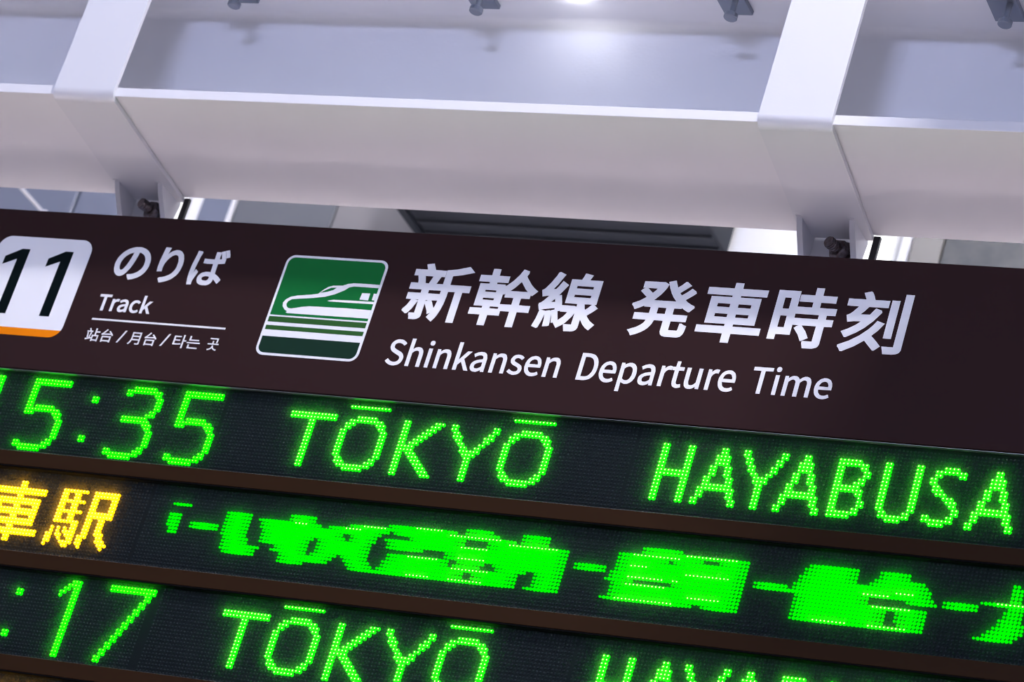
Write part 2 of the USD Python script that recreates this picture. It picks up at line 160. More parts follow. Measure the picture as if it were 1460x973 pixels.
SMEAR = json.loads('''{"0": [[[61, 68], [77, 84], [110, 120], [154, 166], [172, 179], [205, 206]], []], "1": [[[-26, -21], [10, 17], [39, 58], [61, 70], [77, 84], [110, 138], [153, 166], [172, 179], [205, 207]], [[47, 54], [122, 135]]], "2": [[[-9, -2], [10, 17], [28, 75], [77, 84], [104, 126], [131, 138], [153, 166], [171, 183], [205, 207]], [[32, 38], [57, 71], [108, 120]]], "3": [[[-9, -2], [1, 19], [22, 39], [41, 61], [68, 90], [104, 117], [119, 138], [152, 166], [170, 184], [205, 207]], [[12, 15], [27, 31], [74, 87]]], "4": [[[-26, -23], [-9, -2], [2, 37], [46, 61], [68, 90], [104, 138], [152, 185], [205, 207]], []], "5": [[[-26, -23], [-9, -2], [2, 26], [29, 36], [39, 90], [104, 138], [151, 185], [198, 208]], [[61, 68], [108, 112], [177, 181], [202, 208]]], "6": [[[-26, -23], [-19, -11], [-9, -2], [3, 27], [29, 36], [40, 90], [93, 101], [104, 138], [141, 149], [151, 186], [189, 197], [205, 208]], [[123, 134], [169, 175]]], "7": [[[-26, -23], [-19, -11], [-9, -2], [3, 18], [20, 35], [40, 50], [57, 90], [93, 101], [103, 138], [141, 170], [180, 187], [189, 197], [204, 208]], []], "8": [[[-25, -23], [-9, -2], [3, 17], [20, 35], [57, 90], [103, 138], [152, 170], [204, 208]], [[61, 68], [108, 117], [120, 121]]], "9": [[[-25, -23], [-8, -1], [3, 17], [20, 35], [41, 58], [61, 68], [71, 90], [102, 109], [120, 138], [152, 185], [203, 208]], [[47, 55], [172, 181]]], "10": [[[-8, -1], [8, 17], [20, 35], [41, 58], [60, 67], [72, 80], [83, 90], [104, 138], [152, 175], [178, 185], [203, 209]], [[108, 118]]], "11": [[[-8, 3], [7, 17], [19, 26], [28, 35], [40, 78], [83, 90], [104, 138], [152, 175], [178, 185], [202, 209]], [[60, 70]]], "12": [[[-8, 2], [10, 25], [29, 36], [40, 63], [66, 78], [83, 90], [104, 138], [152, 175], [178, 185], [201, 209]], [[125, 133]]], "13": [[[-7, 2], [10, 24], [30, 37], [39, 63], [66, 78], [83, 90], [104, 138], [152, 175], [179, 185], [200, 208]], []], "14": [[[10, 17], [31, 78], [81, 90], [102, 126], [129, 138], [152, 185], [198, 207]], [[48, 54], [60, 69], [106, 121], [158, 166], [172, 181]]]}''')
AMBER_ROWS = [[(-14, -13)], [(-14, -13), (0, 7), (10, 17)], [(-21, -6), (0, 1), (4, 5), (10, 17)], [(-21, -6), (0, 1), (4, 5), (10, 11), (16, 17)], [(-14, -13), (0, 7), (10, 11), (16, 17)], [(-20, -7), (0, 1), (4, 5), (10, 11), (16, 17)], [(-20, -7), (0, 1), (4, 5), (10, 11), (16, 17)], [(-20, -19), (-14, -13), (-8, -7), (0, 7), (10, 17)], [(-20, -7), (0, 1), (4, 5), (10, 17)], [(-20, -7), (0, 1), (4, 5), (10, 11), (14, 15)], [(-20, -19), (-14, -13), (-8, -7), (0, 7), (10, 11), (14, 15)], [(-20, -7), (6, 7), (10, 11), (14, 15)], [(-20, -7), (0, 0), (2, 2), (4, 4), (6, 7), (10, 11), (14, 15)], [(-14, -13), (0, 0), (2, 2), (4, 7), (10, 11), (14, 16)], [(-22, -5), (-1, 0), (2, 3), (5, 7), (9, 11), (15, 16)], [(-22, -5), (-1, 0), (3, 3), (6, 7), (9, 10), (15, 17)], [(-14, -13), (-1, 0), (4, 7), (9, 10), (16, 18)], [(-14, -13), (-1, -1), (5, 6), (10, 10), (17, 17)]]

# ---------------------------------------------------------------- the setting
def struct(name, mesh, mat, label, cat): 
    pr = part(None, name, mesh, mat); keys(pr, label, cat, kind='structure'); return pr
struct('floor', box(-1800, 1800, 660, 672, -1700, 1900), 'floor_tile', 'pale warm stone tiled platform floor far below the sign', 'floor')
struct('ceiling', box(-1400, 1400, -712, -700, -620, 1700), 'ceiling_white', 'pale station ceiling high above the beam', 'ceiling')
wall = struct('wall_back', box(-1400, 1400, -700, -90, 266, 280), 'wall_white', 'white wall seen through the gap between beam and board', 'wall')
for u0, u1, y0, y1, mt, lb in ((-420, -300, -330, -120, 'panel_bluegrey', 'blue-grey panel'), (-298.5, -264.5, -330, -120, 'panel_bluegrey', 'blue-grey panel'), (-242, -229, -330, -120, 'panel_bluegrey', 'narrow blue-grey panel'), (-226.5, -183, -330, -120, 'panel_grey', 'grey panel'), (-182.4, -141, -330, -120, 'panel_pale', 'pale grey panel'),
                       (47, 58, -330, -120, 'panel_beige', 'beige panel'), (58.8, 160, -330, -120, 'panel_stone', 'mottled grey panel')):
    part(wall, 'panel', box(u0, u1, y0, y1, 262, 266.5, .4), mt, label=lb)
part(wall, 'joint_strip', box(-228.6, -226.9, -330, -120, 261, 266.5, .3), 'strap_paint')
part(wall, 'joint_strip', box(44.6, 46.6, -330, -120, 261, 266.5, .3), 'strap_paint')

t = thing('air_duct', 'dark grey steel duct behind the beam, seen through the gap over the kanji', 'duct', (-78, -203, 250))
part(t, 'duct_body', box(-140, -20, -236, -204, 232, 262, .8), 'duct_dark')
for z in (238, 248, 256): part(t, 'stiffening_rib', box(-139, -21, -204.6, -203, z, z + 2.2, .3), 'duct_dark')
part(t, 'end_flange', box(-143, -139.5, -238, -202.4, 230, 262, .5), 'duct_dark')

# ---------------------------------------------------------------- lamps
def aimed_panel(c, target, w, h, d):
    """Board-unit corners of a box lamp at c whose face looks at target: (body, face)."""
    c, target = W(*c), W(*target); f = (target - c) / np.linalg.norm(target - c)
    s = np.cross(f, [0, 0, 1.0]); s /= np.linalg.norm(s); t = np.cross(s, f)
    def slab(w_, h_, a, b): return trimesh.convex.convex_hull(np.array([c + s * i * w_ / 2 * P + t * j * h_ / 2 * P + f * k * P for i in (-1, 1) for j in (-1, 1) for k in (a, b)]))
    return slab(w + 8, h + 8, -d, 0), slab(w, h, 0, .6), c - f * d * P, s, t
t = thing('conduit', 'thin white conduit running back along the wall, left of left bracket', 'pipe', (-309, -203, 246))
part(t, 'pipe_run', cyl((-309.3, -203.4, 225), (-309.3, -203.4, 262), .7), 'strap_paint', smooth=40); part(t, 'pipe_clip', box(-310.6, -308, -204.6, -202.4, 258, 262, .2), 'strap_paint')
t = thing('flood_light', 'box flood light hanging from the ceiling in front of the board', 'lamp', (300, -566, -366))
bd, fc, bk, s_, t_ = aimed_panel((300, -566, -366), (70, -40, 0), 110, 9, 20)
part(t, 'housing', bd, 'lamp_housing'); part(t, 'diffuser', fc, 'key_glass')
for i in (-1, 1):
    e = np.array([300 + 60 * i, -576, -374]); part(t, 'mounting_arm', cyl(e, (e[0], -700, -374), 2), 'lamp_housing')
t = thing('far_light', 'long strip light high over the opposite platform', 'lamp', (110, -250, -1130))
part(t, 'housing', box(-62, 282, -292, -216, -1150, -1130, 2), 'lamp_housing')
part(t, 'diffuser', box(-55, 275, -285, -225, -1130, -1127, .5), 'far_glass')
strip = thing('strip_light', 'strip light behind the beam over the left half of the board', 'lamp', (-150, -330, 150), 'strip lights behind the beam')
part(strip, 'housing', box(-270, -30, -338, -331, 144, 156, .8), 'lamp_housing'); part(strip, 'tube', cyl((-266, -328, 150), (-34, -328, 150), 2.4), 'back_glass')
part(strip, 'hanger', cyl((-210, -338, 150), (-210, -700, 150), 1), 'lamp_housing'); part(strip, 'hanger', cyl((-90, -338, 150), (-90, -700, 150), 1), 'lamp_housing')
copy(strip, (110, -330, 150), 'strip light behind the beam over the right half of the board')
for u0, u1, lb in ((-262.5, -250.5, 'left upright wall light glowing beside the left hanging bracket'), (25.5, 40.5, 'right upright wall light glowing beside the right hanging bracket')):
    t = thing('wall_light', lb, 'lamp', ((u0 + u1) / 2, -120, 264), 'upright wall lights')
    part(t, 'housing', box(u0 - 1, u1 + 1, -302, -118, 263, 266.4, .4), 'lamp_housing'); part(t, 'diffuser', box(u0, u1, -300, -120, 260.5, 263, .6), 'wall_glass')
fill_lamp = thing('added_fill_light', 'added broad ceiling fill light beyond the bulkhead wall, left end of the near row', 'lamp', (-700, -698, 560), 'added ceiling fill lights beyond the bulkhead')  # unseen lamps added to light the floor and so the beam underside
part(fill_lamp, 'housing', box(-900, -500, -701, -692, 500, 620, 2), 'lamp_housing'); part(fill_lamp, 'diffuser', box(-890, -510, -693, -689, 510, 610, 1), 'fill_glass')
for k, (hu, hz) in enumerate([(0, 560), (700, 560), (-700, 1060), (0, 1060), (700, 1060)]): copy(fill_lamp, (hu, -698, hz), 'added broad ceiling fill light beyond the bulkhead wall, ' + ('middle of the near row', 'right end of the near row', 'left end of the far row', 'middle of the far row', 'right end of the far row')[k])
t = thing('globe_lamp', 'tiny bright globe lamp under the upper flange of the beam', 'lamp', (54, -121.2, -20.6))
part(t, 'base_cap', cyl((54, -121.3, -20.6), (54, -120.8, -20.6), 1.0), 'lamp_housing')
sp = trimesh.creation.icosphere(2, .7 * P); sp.apply_translation(W(54, -120.2, -20.6)); part(t, 'globe', sp, 'spot_glass', smooth=True)
t = thing('added_shade_box', 'added grey box hanging before the beam to shade the right of the header', 'light_blocker', (245, -156, -95))  # unseen box, added only to throw shade on the right of the header
part(t, 'blocker_body', box(187, 300, -176, -157, -135, -58, 2), 'lamp_housing'); part(t, 'blocker_bottom', box(190, 297, -157, -156, -132, -61, .4), 'duct_dark')
for hu in (205, 285): part(t, 'hanger', cyl((hu, -176, -96), (hu, -700, -96), 1), 'lamp_housing')

# ---------------------------------------------------------------- the H-beam
B_END = (-560, 640)
t = thing('steel_beam', 'long white painted steel H-beam above the departure board', 'beam', (40, -77, -4))
part(t, 'bottom_flange', box(*B_END, -79.9, -77, -30, 23.2, .12), 'beam_paint')
part(t, 'top_flange', box(*B_END, -124.2, -121.3, -30, 23.2, .12), 'beam_paint')
web = sbox(-5.8, -121.4, -3.9, -79.8)
R = 2.6
for sz, x in ((-1, -5.8), (1, -3.9)):
    for sy, y in ((1, -121.3), (-1, -79.9)):
        corner = sbox(min(x, x + sz * R), min(y, y + sy * R), max(x, x + sz * R), max(y, y + sy * R))
        from shapely.geometry import Point
        web = web.union(corner.difference(Point(x + sz * R, y + sy * R).buffer(R, quad_segs=10)))
part(t, 'web', extrude_u(web.buffer(.01).simplify(.005), *B_END), 'beam_paint', smooth=35)

# ---------------------------------------------------------------- straps, brackets, clamps
def strap_mesh(ul, ur):
    path = [(-700.0, -30.75), (-260, -30.75), (-120, -30.75)] + [(-78.6 + 2.4 * math.sin(a), -28.35 - 2.4 * math.cos(a)) for a in np.linspace(0, math.pi / 2, 9)] + [(-76.2, -10), (-76.2, 8), (-76.2, 23.6)]
    p = np.array(path); tn = np.gradient(p, axis=0); tn /= np.linalg.norm(tn, axis=1)[:, None]
    nrm = np.stack([tn[:, 1], -tn[:, 0]], 1) * .62
    rows = []
    for sgn in (1, -1):
        q = p + sgn * nrm
        sh = np.where(p[:, 1] > -28.4, -5.0 * (p[:, 1] + 28.4) / 52, 0)       # the lower leg runs back slightly askew
        for e in (ul, ur): rows.append(W(e + sh, q[:, 0], q[:, 1]))
    A, Bq, C, D = rows; n = len(p); v = np.vstack(rows); f = []
    def strip(a, b, flip=False):
        for i in range(n - 1):
            q = [a * n + i, a * n + i + 1, b * n + i + 1, b * n + i]
            q = q[::-1] if flip else q
            f.extend([[q[0], q[1], q[2]], [q[0], q[2], q[3]]])
    strip(0, 1); strip(3, 2); strip(1, 3); strip(2, 0)
    for e in (0, n - 1): f.extend([[e, n + e, 3 * n + e], [e, 3 * n + e, 2 * n + e]])
    m = trimesh.Trimesh(v, f, process=False); trimesh.repair.fix_normals(m); return m
STEP = 212.0
st = thing('hanger_strap', 'wide white steel strap bent round the beam at the left, above the track number', 'strap', (-79.7, -76, -30.7), 'steel straps round the beam')
part(st, 'strap_band', strap_mesh(-89.6, -69.75), 'strap_paint', smooth=30)
copy(st, (-79.7 + STEP, -76, -30.7), 'wide white steel strap bent round the beam at the right, above the last kanji')
br = thing('hanging_bracket', 'pale steel bracket with dark bolt, standing on the board above the track number', 'bracket', (-84.8, -55.5, 18), 'brackets between beam and board')
prof = [(12.6, -76.9), (24.8, -76.9), (25.3, -75.2), (24.6, -71), (24.2, -66), (24.2, -55.6), (21.6, -55.6), (21.3, -67), (20.4, -68.4), (15.5, -73.2)]
for u in (-93.0, -78.3): part(br, 'side_plate', extrude_u(prof, u, u + 1.6), 'bracket_steel')
part(br, 'back_plate', box(-91.4, -78.3, -76.9, -55.6, 24.3, 25.2, .1), 'bracket_steel')
for u in (-93.0, -78.3): part(br, 'weld_bead', hull([(u - .5, -76.6, 12.1), (u + 2.1, -76.6, 12.1), (u + .1, -75.4, 12.5), (u + 1.6, -75.4, 12.5), (u - .5, -76.8, 13.4), (u + 2.1, -76.8, 13.4)]), 'strap_paint')
bo = np.array([-83.9, -70.8, 16.8]); bx = np.array([.34, .0, .94])
part(br, 'bolt', cyl(bo, bo + bx * 8, 1.45), 'bolt_steel', smooth=40)
for k in range(4): part(br, 'thread_ring', cyl(bo + bx * (.4 + k * .75), bo + bx * (.75 + k * .75), 1.65, 16), 'bolt_steel')
part(br, 'nut', knob(bo + bx * 3.4, bo + bx * 6.2, 2.9), 'bolt_steel'); part(br, 'washer', cyl(bo + bx * 6.2, bo + bx * 6.8, 3.3, 24), 'bolt_steel')
part(br, 'rubber_strip', box(-74.7, -72.9, -76.9, -55.6, 23.4, 24.6, .1), 'black_rubber', label='black rubber strip')
copy(br, (-84.8 + STEP, -55.5, 18), 'pale steel bracket with dark bolt, standing on the board above the last kanji')
cl = thing('beam_clamp', 'grey clamp plate with hanging bolt under the upper flange, leftmost, right of left strap', 'clamp', (-50.8, -121.2, -22), 'clamps under the upper flange')
part(cl, 'clamp_plate', box(-54.8, -46.8, -121.3, -119.9, -37, -13.6, .15), 'clamp_zinc')
part(cl, 'bolt_shank', cyl((-48.9, -120, -21.5), (-48.9, -114.8, -21.5), .8), 'clamp_zinc', smooth=40)
part(cl, 'bolt_head', knob((-48.9, -115.0, -21.5), (-48.9, -113.4, -21.5), 1.85, 16), 'clamp_zinc')
for du, lb in ((76.3, 'grey clamp plate with hanging bolt under the upper flange, second from left'), (150.8, 'grey clamp plate with hanging bolt just left of the right strap'), (225.1, 'grey clamp plate with hanging bolt at the right end, right of right strap')):
    copy(cl, (-50.8 + du, -121.2, -22), lb)

# ---------------------------------------------------------------- the departure board
BU0, BU1 = -250, 330
board = thing('departure_board', 'dark brown station departure board with header sign and green LED rows', 'sign', (40, 120, 20))
part(board, 'cabinet', box(BU0, BU1, -55.2, 116, 1.6, 44, .4), 'cabinet_brown')
part(board, 'bounce_cover', box(BU0, BU1, -55.5, -55.2, 1.8, 44, .1), 'bounce_sheet', label='added pale top sheet bouncing light onto the beam')  # hidden pale sheet added to bounce light up onto the beam underside
hp = part(board, 'header_panel', box(BU0, BU1, -55.4, -5.15, -2, 1.6, .12), 'header_brown', label='brown header panel with white lettering')
part(board, 'header_lip', box(BU0, BU1, -4.76, -4.66, -1.9, -.9), 'lip_gloss', label='thin glossy edge strip below the header')
ZP, ZQ = -2.07, -1.98          # printed film
def film(shape, mat, name, label=None, lift=0.0): return part(hp, name, plate_uy(shape, ZP - lift, ZQ - lift), mat, label=label)
def glyph(key, u0, u1, y0, y1):
    out = []
    for rings in GLYPHS[key]:
        pts = [[(u0 + r[i] / 999 * (u1 - u0), y0 + r[i + 1] / 999 * (y1 - y0)) for i in range(0, len(r), 2)] for r in rings]
        out.append(Polygon(pts[0], pts[1:]).buffer(0))
    return unary_union(out)
tile = rrect(-111.2, -79.6, -46.65, -15.25, 3.9); low = sbox(-200, -17.6, 0, 0)
film(tile.difference(low), 'print_white', 'track_tile', 'white track number tile'); film(tile.intersection(low), 'print_orange', 'tile_stripe', 'orange stripe along the tile foot')
for du in (0, -14.68):
    one = Polygon([(-87.95 + du, -42.64), (-85.33 + du, -42.64), (-85.45 + du, -21.75), (-88.75 + du, -21.75), (-88.60 + du, -39.35), (-92.9 + du, -37.4), (-92.85 + du, -40.05)])
    film(one, 'print_dark', 'track_digit', 'dark digit 1', lift=.05)
for ch, b in (('の', (-70.5, -59.3, -45.6, -35.1)), ('り', (-56.4, -48.7, -46.1, -34.95)), ('ば', (-45.85, -34.55, -46.4, -34.9))): film(glyph(ch, *b), 'print_white', 'kana_character', 'white kana ' + ch)
film(glyph('Track', -71.3, -53.6, -30.45, -24.8), 'print_white', 'printed_word', 'white word Track')
film(sbox(-71.2, -22.4, -28.1, -21.85), 'print_white', 'rule_line')
def slash(u): return Polygon([(u, -15.4), (u + .55, -15.4), (u + 2.45, -19.2), (u + 1.9, -19.2)])
for k, b in (('站台', (-71.2, -62.5, -19.25, -15.2)), ('月台', (-57.2, -48.4, -19.2, -15.15)), ('타는', (-42.9, -34.4, -19.25, -15.2)), ('곳', (-31.9, -28.5, -19.0, -15.2))): film(glyph(k, *b), 'print_white', 'printed_word', 'small white characters ' + k)
for u in (-60.85, -46.75): film(slash(u), 'print_white', 'slash_mark')
# train pictogram
film(rrect(-16.7, 14.85, -46.2, -15.15, 2.6), 'print_white', 'icon_frame', 'white frame of the train pictogram')
inner = rrect(-15.95, 14.1, -45.45, -15.9, 1.95)
film(inner.intersection(sbox(-20, -50, 20, -27.5)), 'print_green', 'icon_field', 'green field of the pictogram', lift=.05)
for y0, y1, mt in ((-27.0, -25.35, 'print_leaf'), (-24.25, -22.95, 'print_leaf'), (-20.9, -10, 'print_pine')): film(inner.intersection(sbox(-20, y0, 20, y1)), mt, 'icon_stripe', lift=.05)
TRAIN = {'out': [[15.37, -38.59], [14.04, -38.65], [10.1, -38.69], [6.35, -38.66], [4.75, -38.36], [3.1, -37.68], [0.33, -37.49], [-1.03, -37.02], [-2.22, -36.06], [-3.46, -34.71], [-5.77, -34.25], [-9.42, -33.77], [-11.51, -33.2], [-12.72, -32.27], [-13.21, -31.28], [-12.93, -30.16], [-12.04, -29.27], [-11.1, -28.76], [-9.99, -29.41], [-7.4, -30.17], [-5.26, -30.59], [-0.73, -30.64], [6.76, -30.8], [14.28, -30.7], [16.62, -30.38]], 'in': [[15.68, -37.66], [14.25, -37.68], [10.43, -37.68], [6.67, -37.69], [5.29, -37.33], [4.13, -36.3], [1.59, -34.91], [-1.11, -33.96], [-4.69, -33.33], [-9.08, -32.8], [-10.89, -32.52], [-11.8, -31.84], [-12.03, -30.98], [-11.7, -30.25], [-10.98, -29.72], [-10.08, -29.67], [-8.84, -29.95], [-7.09, -30.38], [-4.93, -30.73], [-0.78, -30.79], [6.72, -30.91], [14.23, -30.84], [15.77, -30.69]], 'cab': [[-3.08, -35.04], [-1.47, -36.11], [-0.03, -36.86], [1.56, -36.96], [0.78, -36.15], [-0.89, -35.5]], 'skirt': [[-10.03, -29.53], [-7.4, -30.17], [-4.87, -30.58], [-0.75, -30.72], [6.73, -30.87], [14.45, -30.75], [16.49, -30.74], [16.17, -28.39], [14.17, -28.25], [9.87, -28.27], [0.1, -28.24], [-10.9, -28.21], [-11.37, -28.44]], 'stripe': [[0.05, -32.79], [1.79, -33.21], [5.9, -33.31], [15.22, -33.44], [15.13, -32.6], [13.6, -32.72], [6.13, -32.65], [0.85, -32.65]], 'w1': [[9.74, -35.85], [12.17, -35.87], [12.2, -33.75], [9.56, -33.83]], 'w2': [[13.27, -35.91], [15.14, -35.92], [15.09, -33.84], [13.31, -33.91]]}
body_ = Polygon(TRAIN['out']).difference(Polygon(TRAIN['in'])).difference(Polygon(TRAIN['cab'])).buffer(0)
white_train = unary_union([body_, Polygon(TRAIN['skirt']), Polygon(TRAIN['stripe']), Polygon(TRAIN['w1']), Polygon(TRAIN['w2'])]).intersection(inner)
film(white_train, 'print_white', 'icon_train', 'white train of the pictogram', lift=.1)
K0, K1 = -46.2, -28.8
for ch, b in (('新', (23.0, 41.2, K0 - .1, K1)), ('幹', (42.7, 60.9, K0, K1)), ('線', (61.9, 79.6, K0, K1)), ('発', (88.4, 105.85, K0 + .4, K1 - .15)), ('車', (107.6, 125.2, K0, K1)), ('時', (127.4, 144.0, K0, K1)), ('刻', (146.35, 163.25, K0, K1))): film(glyph(ch, *b), 'print_white', 'kanji_character', 'large white kanji ' + ch)
for wd, b in (('Shinkansen', (23.15, 73.6, -23.4, -15.05)), ('Departure', (78.9, 122.4, -22.95, -12.75)), ('Time', (126.5, 148.1, -23.1, -15.05))): film(glyph(wd, *b), 'print_white', 'printed_word', 'white word ' + wd)

# display rows
ROWS = [(-5.1, 19.9, 0.0), (24.4, 49.2, 28.95), (53.7, 78.5, 58.24), (83.0, 108.0, 87.2)]
for y0, y1 in ((19.9, 24.4), (49.2, 53.7), (78.5, 83.0), (108.0, 116.0)):
    part(board, 'divider_bar', box(BU0, BU1, y0, y1 - .3, -2, 1.6, .1), 'bar_brown', label='brown bar between LED rows')
    part(board, 'shade_strip', box(BU0, BU1, y1 - .3, y1 + .1, -1.85, 1.6), 'shade_black', label='black strip standing in for the shade under the bar')  # dark band of shade below each bar, put in as near-black colour
def off_dots(us, vs):
    """Unlit LED lenses: low six-sided domes."""
    U, V = [a.ravel() for a in np.meshgrid(us, vs)]; n = len(U); a = np.arange(6) * np.pi / 3
    ring = np.stack([U[:, None] + .36 * np.cos(a), V[:, None] + .36 * np.sin(a), np.full((n, 6), .32)], -1)
    top = np.stack([U[:, None] + .2 * np.cos(a), V[:, None] + .2 * np.sin(a), np.full((n, 6), .02)], -1)
    v = np.concatenate([ring, top], 1).reshape(-1, 3); f = []
    for i in range(6):
        j = (i + 1) % 6; f += [[i, 6 + i, j], [j, 6 + i, 6 + j]]
    f += [[6, 8, 7], [6, 9, 8], [6, 10, 9], [6, 11, 10]]
    F = (np.array(f)[None] + 12 * np.arange(n)[:, None, None]).reshape(-1, 3)
    return W(v[:, 0], v[:, 1], v[:, 2]), F
GREEN, AMBER = np.array([0, 1.0, 0.0]), np.array([1.0, .47, 0.0])
def lit_dots(items):
    """Lit LEDs: items (u, v, radius, ring colour, core radius, core colour); a glowing lens with a hot chip in the middle."""
    V, F, C = [], [], []; n = 12; a = np.arange(n) * 2 * np.pi / n; ca, sa = np.cos(a), np.sin(a)
    for u, v, r, col, rc, cc in items:
        b = len(V)
        for rad, z, c in ((r, .29, col), (r * .94, -.15, col), (max(rc, .05), -.3, col), (max(rc, .05), -.3, cc)):
            for i in range(n): V.append((u + rad * ca[i], v + rad * sa[i], z)); C.append(c)
        V.append((u, v, -.34)); C.append(cc)
        for lv in (0, 1):
            for i in range(n):
                j = (i + 1) % n; p, q = b + lv * n, b + (lv + 1) * n; F += [[p + i, q + i, p + j], [p + j, q + i, q + j]]
        for i in range(n): F.append([b + 3 * n + i, b + 4 * n, b + 3 * n + (i + 1) % n])
    V = np.array(V)
    return (W(V[:, 0], V[:, 1], V[:, 2]), np.array(F)), np.array(C)
G_ON, A_ON = 3.2, 4.6
def on(u, v): return (u, v, .46, GREEN * G_ON, .16, np.array([3.4, 4, 1.2]))
def clock_on(u, v): return (u, v, .47, GREEN * G_ON, .11, np.array([3, 4, .5]))
def amber_on(u, v): return (u, v, .47, AMBER * A_ON, .14, np.array([5, 4, 1.6]))
def cells(rows): return [(c, r) for r, spans in enumerate(rows) for a, b in spans for c in range(a, b + 1)]
LETTERS = {'T': [[(0, 13)], [(0, 13)], [(6, 7)], [(6, 7)], [(6, 7)], [(6, 7)], [(6, 7)], [(6, 7)], [(6, 7)], [(6, 7)], [(6, 7)], [(6, 7)], [(6, 7)], [(6, 7)], [(6, 7)], [(6, 7)]], 'O': [[(4, 9)], [(2, 11)], [(1, 3), (10, 12)], [(1, 2), (11, 12)], [(0, 1), (12, 13)], [(0, 1), (12, 13)], [(0, 1), (12, 13)], [(0, 1), (12, 13)], [(0, 1), (12, 13)], [(0, 1), (12, 13)], [(0, 1), (12, 13)], [(0, 1), (12, 13)], [(1, 2), (11, 12)], [(1, 3), (10, 12)], [(2, 11)], [(4, 9)]], 'K': [[(0, 1), (9, 11)], [(0, 1), (8, 10)], [(0, 1), (7, 9)], [(0, 1), (6, 8)], [(0, 1), (5, 7)], [(0, 1), (4, 6)], [(0, 1), (3, 5)], [(0, 4)], [(0, 4)], [(0, 1), (3, 5)], [(0, 1), (4, 6)], [(0, 1), (5, 7)], [(0, 1), (6, 8)], [(0, 1), (7, 9)], [(0, 1), (8, 10)], [(0, 1), (9, 11)]], 'Y2': [[(0, 1), (12, 13)], [(0, 1), (12, 13)], [(1, 2), (11, 12)], [(1, 3), (10, 12)], [(2, 3), (10, 11)], [(3, 4), (9, 10)], [(4, 5), (8, 9)], [(4, 9)], [(5, 8)], [(6, 7)], [(6, 7)], [(6, 7)], [(6, 7)], [(6, 7)], [(6, 7)], [(6, 7)]], 'H': [[(0, 1), (7, 8)], [(0, 1), (7, 8)], [(0, 1), (7, 8)], [(0, 1), (7, 8)], [(0, 1), (7, 8)], [(0, 1), (7, 8)], [(0, 1), (7, 8)], [(0, 8)], [(0, 8)], [(0, 1), (7, 8)], [(0, 1), (7, 8)], [(0, 1), (7, 8)], [(0, 1), (7, 8)], [(0, 1), (7, 8)], [(0, 1), (7, 8)], [(0, 1), (7, 8)]], 'A': [[(5, 6)], [(5, 6)], [(4, 7)], [(4, 7)], [(4, 7)], [(3, 4), (7, 8)], [(3, 4), (7, 8)], [(3, 4), (7, 8)], [(2, 3), (8, 9)], [(2, 3), (8, 9)], [(2, 9)], [(1, 10)], [(1, 2), (9, 10)], [(1, 2), (9, 10)], [(0, 1), (10, 11)], [(0, 1), (10, 11)]], 'Y': [[(0, 1), (10, 11)], [(0, 1), (10, 11)], [(1, 2), (9, 10)], [(1, 2), (9, 10)], [(2, 3), (8, 9)], [(2, 3), (8, 9)], [(3, 4), (7, 8)], [(4, 7)], [(4, 7)], [(5, 6)], [(5, 6)], [(5, 6)], [(5, 6)], [(5, 6)], [(5, 6)], [(5, 6)]], 'B': [[(0, 5)], [(0, 7)], [(0, 1), (6, 7)], [(0, 1), (7, 8)], [(0, 1), (7, 8)], [(0, 1), (6, 7)], [(0, 1), (5, 7)], [(0, 6)], [(0, 7)], [(0, 1), (6, 7)], [(0, 1), (7, 7)], [(0, 1), (7, 8)], [(0, 1), (7, 8)], [(0, 1), (6, 7)], [(0, 7)], [(0, 5)]], 'U': [[(0, 1), (8, 9)], [(0, 1), (8, 9)], [(0, 1), (8, 9)], [(0, 1), (8, 9)], [(0, 1), (8, 9)], [(0, 1), (8, 9)], [(0, 1), (8, 9)], [(0, 1), (8, 9)], [(0, 1), (8, 9)], [(0, 1), (8, 9)], [(0, 1), (8, 9)], [(0, 1), (8, 9)], [(0, 1), (8, 9)], [(1, 2), (7, 8)], [(1, 8)], [(3, 6)]], 'S': [[(3, 6)], [(1, 8)], [(1, 2), (7, 8)], [(0, 1)], [(0, 1)], [(1, 2)], [(1, 3)], [(2, 4)], [(4, 6)], [(5, 7)], [(6, 7)], [(7, 8)], [(7, 8)], [(0, 1), (6, 7)], [(0, 7)], [(2, 5)]]}
